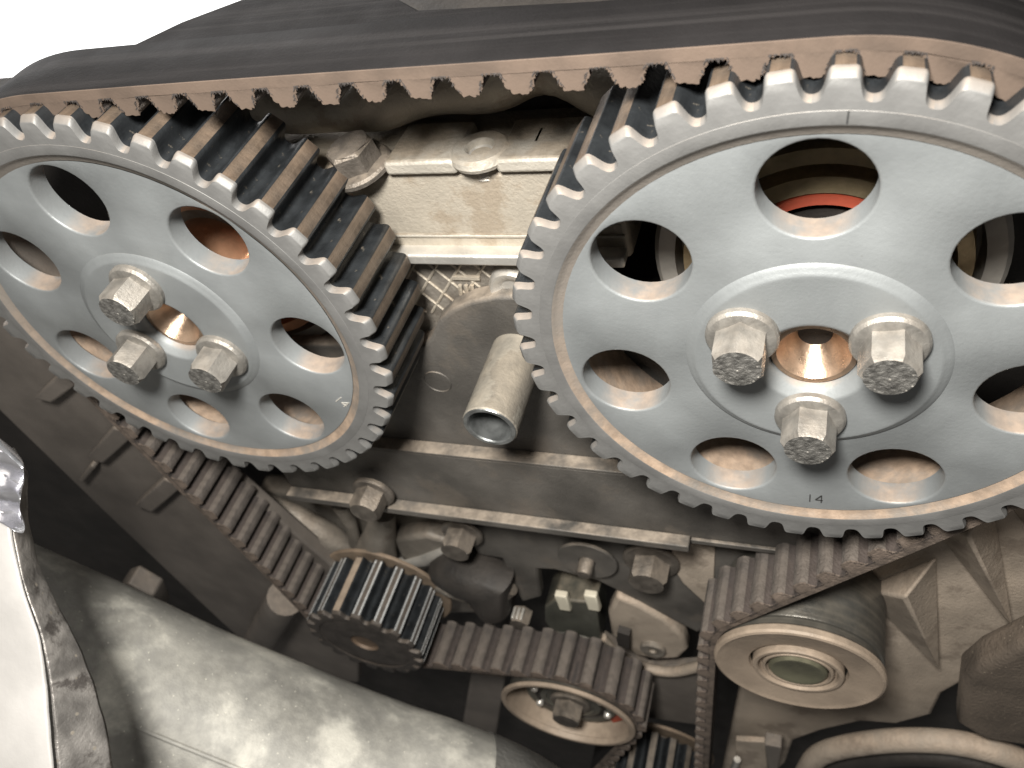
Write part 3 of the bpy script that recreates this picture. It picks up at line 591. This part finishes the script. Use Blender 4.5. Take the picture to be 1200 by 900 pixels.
# ------------------------------------------------------------------ left plastic cover with tabs
lc = thing('side_cover', 'long brown plastic belt cover beside the hanging belt with short raised tabs', 'cover', (-5.2, -2.6, -0.45))
MB().prism(rel(pxpoly([(-60, 330), (60, 360), (140, 450), (420, 690), (420, 800), (330, 795), (230, 702), (120, 598), (0, 482), (-60, 425)], -0.45), (-5.2, -2.6)), -0.12, 0.0).obj('panel', 'sidecov', lc, bevel=0.02)
for (a, b, c_, d_) in (((40, 466), (62, 472), (96, 446), (74, 432)), ((102, 536), (122, 543), (160, 508), (132, 500)), ((158, 592), (180, 600), (214, 570), (192, 560)), ((92, 562), (98, 566), (112, 548), (106, 544))):
    q = rel(pxpoly([a, b, c_, d_], -0.36), (-5.2, -2.6)); MB().prism(q, 0.0, 0.10).obj('tab', 'sidecov', lc, bevel=0.02, seg=3)
post = tag(MB().tube([(*at(300, 760, -0.3), -0.3), (*at(335, 700, -0.3), -0.3)], 0.16, 16).obj('cover_post', 'sidecov', None, None), 'short plain post standing behind the large hose', 'post')

# ------------------------------------------------------------------ hose, heat shield
def axis_pt(u, v, w): x, y = at(u, v, w); return (x, y, w)
hz = [axis_pt(u, v, w) for u, v, w in ((-160, 690, 0.95), (-70, 725, 1.0), (16, 761, 1.0), (106, 800, 1.0), (196, 841, 1.0), (276, 874, 1.0), (356, 906, 1.0), (440, 938, 1.0), (520, 966, 1.0), (590, 998, 1.0), (650, 1040, 1.0))]
def depth_of(pt):
    v = [pt[i]-CAM[i] for i in range(3)]; return -sum(v[i]*CR[i][2] for i in range(3))
rad = [112*depth_of(q)/FPX for q in hz]; rad = [sum(rad)/len(rad)*0.5+r*0.5 for r in rad]
def smooth_path(P, rr, m=6):
    out = []; ro = []
    for i in range(len(P)-1):
        a, b, c, d = P[max(0, i-1)], P[i], P[i+1], P[min(len(P)-1, i+2)]
        for k in range(m):
            t = k/m
            out.append(tuple(0.5*(2*b[j]+(c[j]-a[j])*t+(2*a[j]-5*b[j]+4*c[j]-d[j])*t*t+(3*b[j]-a[j]-3*c[j]+d[j])*t**3) for j in range(3))); ro.append(rr[i]+(rr[i+1]-rr[i])*t)
    return out+[P[-1]], ro+[rr[-1]]
hp, hr = smooth_path(hz, rad)
hose = thing('coolant_hose', 'thick grey coolant hose with white crusty stains and moulded seam', 'hose', hz[5])
def off(P, c): return [tuple(q[i]-c[i] for i in range(3)) for q in P]
cut = len(hp)-10
MB().tube(off(hp[:cut], hz[5]), hr[:cut], 64).obj('hose_body', 'hose', hose, sharp=60)
MB().tube(off(hp[cut-2:], hz[5]), [r*1.015 for r in hr[cut-2:]], 64).obj('hose_cuff', 'hose_end', hose, sharp=60)
seam = []
for q, r in zip(hp[:cut], hr[:cut]):
    v = Vector([CAM[i]-q[i] for i in range(3)]).normalized(); t_ = Vector(hp[cut-1])-Vector(hp[0]); t_.normalize(); v = (v-t_*v.dot(t_)).normalized(); s_ = t_.cross(v)
    if s_.y > 0: s_ = -s_
    dirn = (v*0.985+s_*0.17).normalized(); seam.append(tuple(Vector(q)+dirn*r))
MB().tube(off(seam, hz[5]), 0.018, 8).obj('mould_seam', 'hose', hose)
tb = thing('bent_tab', 'small brown bent metal tab sticking up behind the grey hose', 'bracket', (*at(168, 690, 0.1), 0.1))
q0 = at(168, 690, 0.1)
MB().prism(rel(pxpoly([(143, 690), (150, 671), (160, 668), (188, 684), (196, 705), (180, 720), (150, 715)], 0.1), q0), -0.05, 0.12).obj('plate', 'sidecov', tb, bevel=0.02, seg=3)

def shield():
    t = thing('heat_shield', 'torn shiny aluminium heat shield with crumpled rim beside the hose', 'heat shield', deep(60, 800, 4.0))
    c = deep(60, 800, 4.0)
    # right hand edge of the sheet, top to bottom, and the inner line where the bright face begins
    edge = [(18, 520), (36, 556), (34, 600), (46, 660), (74, 716), (98, 762), (116, 810), (128, 856), (134, 905), (138, 960), (140, 1040)]
    inner = [(0, 540), (18, 580), (16, 625), (30, 690), (50, 748), (58, 800), (62, 850), (66, 900), (68, 960), (70, 1040)]
    rnd = random.Random(3)
    def col(pts, w, jit): 
        out = []
        for i, (u, v) in enumerate(pts):
            q = deep(u+rnd.uniform(-jit, jit), v, w); out.append(tuple(q[k]-c[k] for k in range(3)))
        return out
    n = 40
    def resample(pts):
        r = []
        for i in range(n):
            s = i/(n-1)*(len(pts)-1); k = min(int(s), len(pts)-2); f = s-k; r.append((pts[k][0]+(pts[k+1][0]-pts[k][0])*f, pts[k][1]+(pts[k+1][1]-pts[k][1])*f))
        return r
    E = resample(edge); I = resample(inner)
    L = [(u-34-10*math.sin(i*0.31), v+6) for i, (u, v) in enumerate(I)]; LL = [(-70, v+10) for u, v in I]
    def sheet(cols, name, m):
        k = len(cols); vs = [q for r in zip(*cols) for q in r]; fs = [(i*k+j, i*k+j+1, (i+1)*k+j+1, (i+1)*k+j) for i in range(n-1) for j in range(k-1)]
        o = MB().add(vs, fs, 0).obj(name, m, t, sharp=80); sm = o.modifiers.new('solid', 'SOLIDIFY'); sm.thickness = 0.0006; ss = o.modifiers.new('sub', 'SUBSURF'); ss.levels = 1; ss.render_levels = 1; return o
    sheet([col(E, 4.20, 1.2), col([((a[0]*0.5+b[0]*0.5), (a[1]*0.5+b[1]*0.5)) for a, b in zip(E, I)], 4.10, 0.8), col(I, 4.0, 0.6)], 'rolled_edge', 'shield_edge')
    sheet([col(I, 3.999, 0.5), col(L, 4.02, 1.0), col(LL, 4.10, 0.0)], 'sheet', 'shield')
    cr = []
    for k in range(9):
        cr.append([((u0)+rnd.uniform(-3, 3), v0+rnd.uniform(-3, 3)) for u0, v0 in ((-30, 500+k*13), (-10, 508+k*13), (4, 518+k*12), (16, 528+k*12), (26+4*math.sin(k), 540+k*11))])
    vs = []
    for k in range(9):
        for j in range(5):
            q = deep(cr[k][j][0], cr[k][j][1], 3.95+0.10*math.sin(k*1.9+j*0.8)+rnd.uniform(-0.03, 0.03)); vs.append(tuple(q[i]-c[i] for i in range(3)))
    fs = [(k*5+j, k*5+j+1, (k+1)*5+j+1, (k+1)*5+j) for k in range(8) for j in range(4)]
    o = MB().add(vs, fs, 0).obj('crumpled_corner', 'foil', t, sharp=80); o.modifiers.new('solid', 'SOLIDIFY').thickness = 0.0005; ss = o.modifiers.new('sub', 'SUBSURF'); ss.levels = 2; ss.render_levels = 2
shield()

# ------------------------------------------------------------------ right: cast lower cover
W_C = -0.62
lo = thing('cast_lower_cover', 'dusty cast aluminium lower cover with pointed stiffening ribs under the pale sprocket', 'cover', (0.6, -3.0, W_C))
MB().prism(rel(pxpoly([(1010, 600), (1330, 540), (1330, 690), (1200, 752), (1160, 768), (1128, 800), (1104, 813), (1092, 838), (1052, 849), (1010, 846), (965, 856), (930, 868), (920, 895), (850, 960), (835, 960), (868, 800), (880, 690)], W_C), (0.6, -3.0)), -0.15, 0.0).obj('panel', 'lower', lo, bevel=0.03, seg=3)
def rib(a, b, tip, name='rib', h=0.19):
    x0, x1, x2 = at(*a, W_C), at(*b, W_C), at(*tip, W_C+0.0)
    mb = MB(); o = (0.6, -3.0)
    vs = [(x0[0]-o[0], x0[1]-o[1], 0.0), (x1[0]-o[0], x1[1]-o[1], 0.0), (x2[0]-o[0], x2[1]-o[1], 0.0), (x0[0]*0.4+x1[0]*0.6-o[0], x0[1]*0.4+x1[1]*0.6-o[1], h), (x2[0]-o[0]+0.0, x2[1]-o[1]+0.10, h*0.75)]
    mb.add(vs, [(0, 2, 4, 3), (1, 3, 4, 2), (0, 3, 1), (0, 1, 2)], 0); mb.obj(name, 'lower', lo, bevel=0.02, seg=3, sharp=30)
rib((1005, 690), (1100, 650), (1098, 772)); rib((1085, 610), (1165, 580), (1182, 722)); rib((1180, 590), (1290, 560), (1260, 690))
rg = thing('round_flange', 'curved dusty rim of a round housing below the cast cover', 'housing', (*at(1085, 960, -0.35), -0.35))
r0 = at(1085, 960, -0.35)
mb = MB(); arc = [(940, 905), (956, 880), (985, 868), (1040, 860), (1100, 860), (1150, 868), (1200, 885), (1260, 920)]
arcp = [(at(u, v+8, -0.35)[0]-r0[0], at(u, v+8, -0.35)[1]-r0[1], 0.0) for u, v in arc]
sp_, _ = smooth_path(arcp, [0.1]*len(arcp), 5)
mb.tube(sp_, 0.085, 14); mb.obj('rim', 'lower', rg, sharp=70)
arcq = [(x*0.9, y-0.35, -0.05) for x, y, w in sp_]; mb = MB(); mb.tube(arcq, 0.10, 12); mb.obj('inner_rim', 'black', rg, sharp=70)
bk = thing('rubber_block', 'rough dark brown rubber block wedged against the cast cover edge', 'rubber block', (*at(1170, 810, -0.3), -0.3))
k0_ = at(1170, 810, -0.3)
o = MB().prism(rel(pxpoly([(1122, 850), (1128, 800), (1150, 782), (1215, 752), (1300, 740), (1300, 880), (1200, 876), (1150, 868)], -0.3), k0_), -0.22, 0.0).obj('block', 'rubber', bk, bevel=0.06, seg=4)
bt = thing('clip_bracket', 'small squared cast clip at the foot of the lower cover beside the belt', 'clip', (*at(890, 880, -0.45), -0.45))
z0 = at(890, 880, -0.45)
MB().prism(rel(pxpoly([(862, 868), (896, 870), (900, 900), (862, 910)], -0.45), z0), -0.05, 0.0).obj('plate', 'lower', bt, bevel=0.01)
MB().prism(rel(pxpoly([(896, 868), (916, 872), (912, 900), (900, 896)], -0.42), z0), -0.05, 0.06).obj('upstand', 'sidecov', bt, bevel=0.01)
MB().tube([(*[a-b for a, b in zip(at(858, 905, -.4), z0)], 0.05), (*[a-b for a, b in zip(at(864, 890, -.4), z0)], 0.05)], 0.03, 10).obj('pin', 'alu_bright', bt)

# ------------------------------------------------------------------ dark surroundings
top_y = 1.12
def level_poly(pts, y): return [aty(u, v, y) for u, v in pts]
vc = thing('valve_cover', 'dark smooth engine top cover behind the belt back', 'cover', (-1.0, top_y, -1.2))
lp = [(-3.12, -0.49), (-2.98, -0.62), (-2.79, -0.87), (-2.56, -1.05), (-2.2, -1.12), (-1.8, -0.98), (-1.55, -0.76), (0.2, -0.60), (1.6, -0.60), (1.6, -0.49)]
vs = [(x+1.0, 0.0, w+1.2) for x, w in lp]+[(x+1.0, -0.08, w+1.2) for x, w in lp]; n = len(lp)
MB().add(vs, [tuple(range(n)), tuple(range(2*n-1, n-1, -1))]+[(i, (i+1) % n, n+(i+1) % n, n+i) for i in range(n)], 0).obj('top', 'belt_back', vc, bevel=0.02)
eb = MB().box(-12, 5, -22, -0.6, -2.2, -1.15).box(-4.7, 4, -0.59, 0.72, -1.3, -1.15).obj('engine_block', 'black', None); eb['kind'] = 'structure'
sky = MB().add([(-16, -6, -4.5), (-3.2, -6, -4.5), (-3.2, 7, -4.5), (-16, 7, -4.5)], [(0, 1, 2, 3)]).mesh('sky', 'steel')
sk = link('sky', sky); sk['kind'] = 'structure'
sm = bpy.data.materials.new('overexposed_daylight'); sm.use_nodes = True; nt = sm.node_tree; nt.nodes.clear()
em = nt.nodes.new('ShaderNodeEmission'); em.inputs[0].default_value = (1, 0.985, 0.97, 1); em.inputs[1].default_value = 2.2; ou = nt.nodes.new('ShaderNodeOutputMaterial'); nt.links.new(em.outputs[0], ou.inputs[0])
sky.materials.clear(); sky.materials.append(sm)
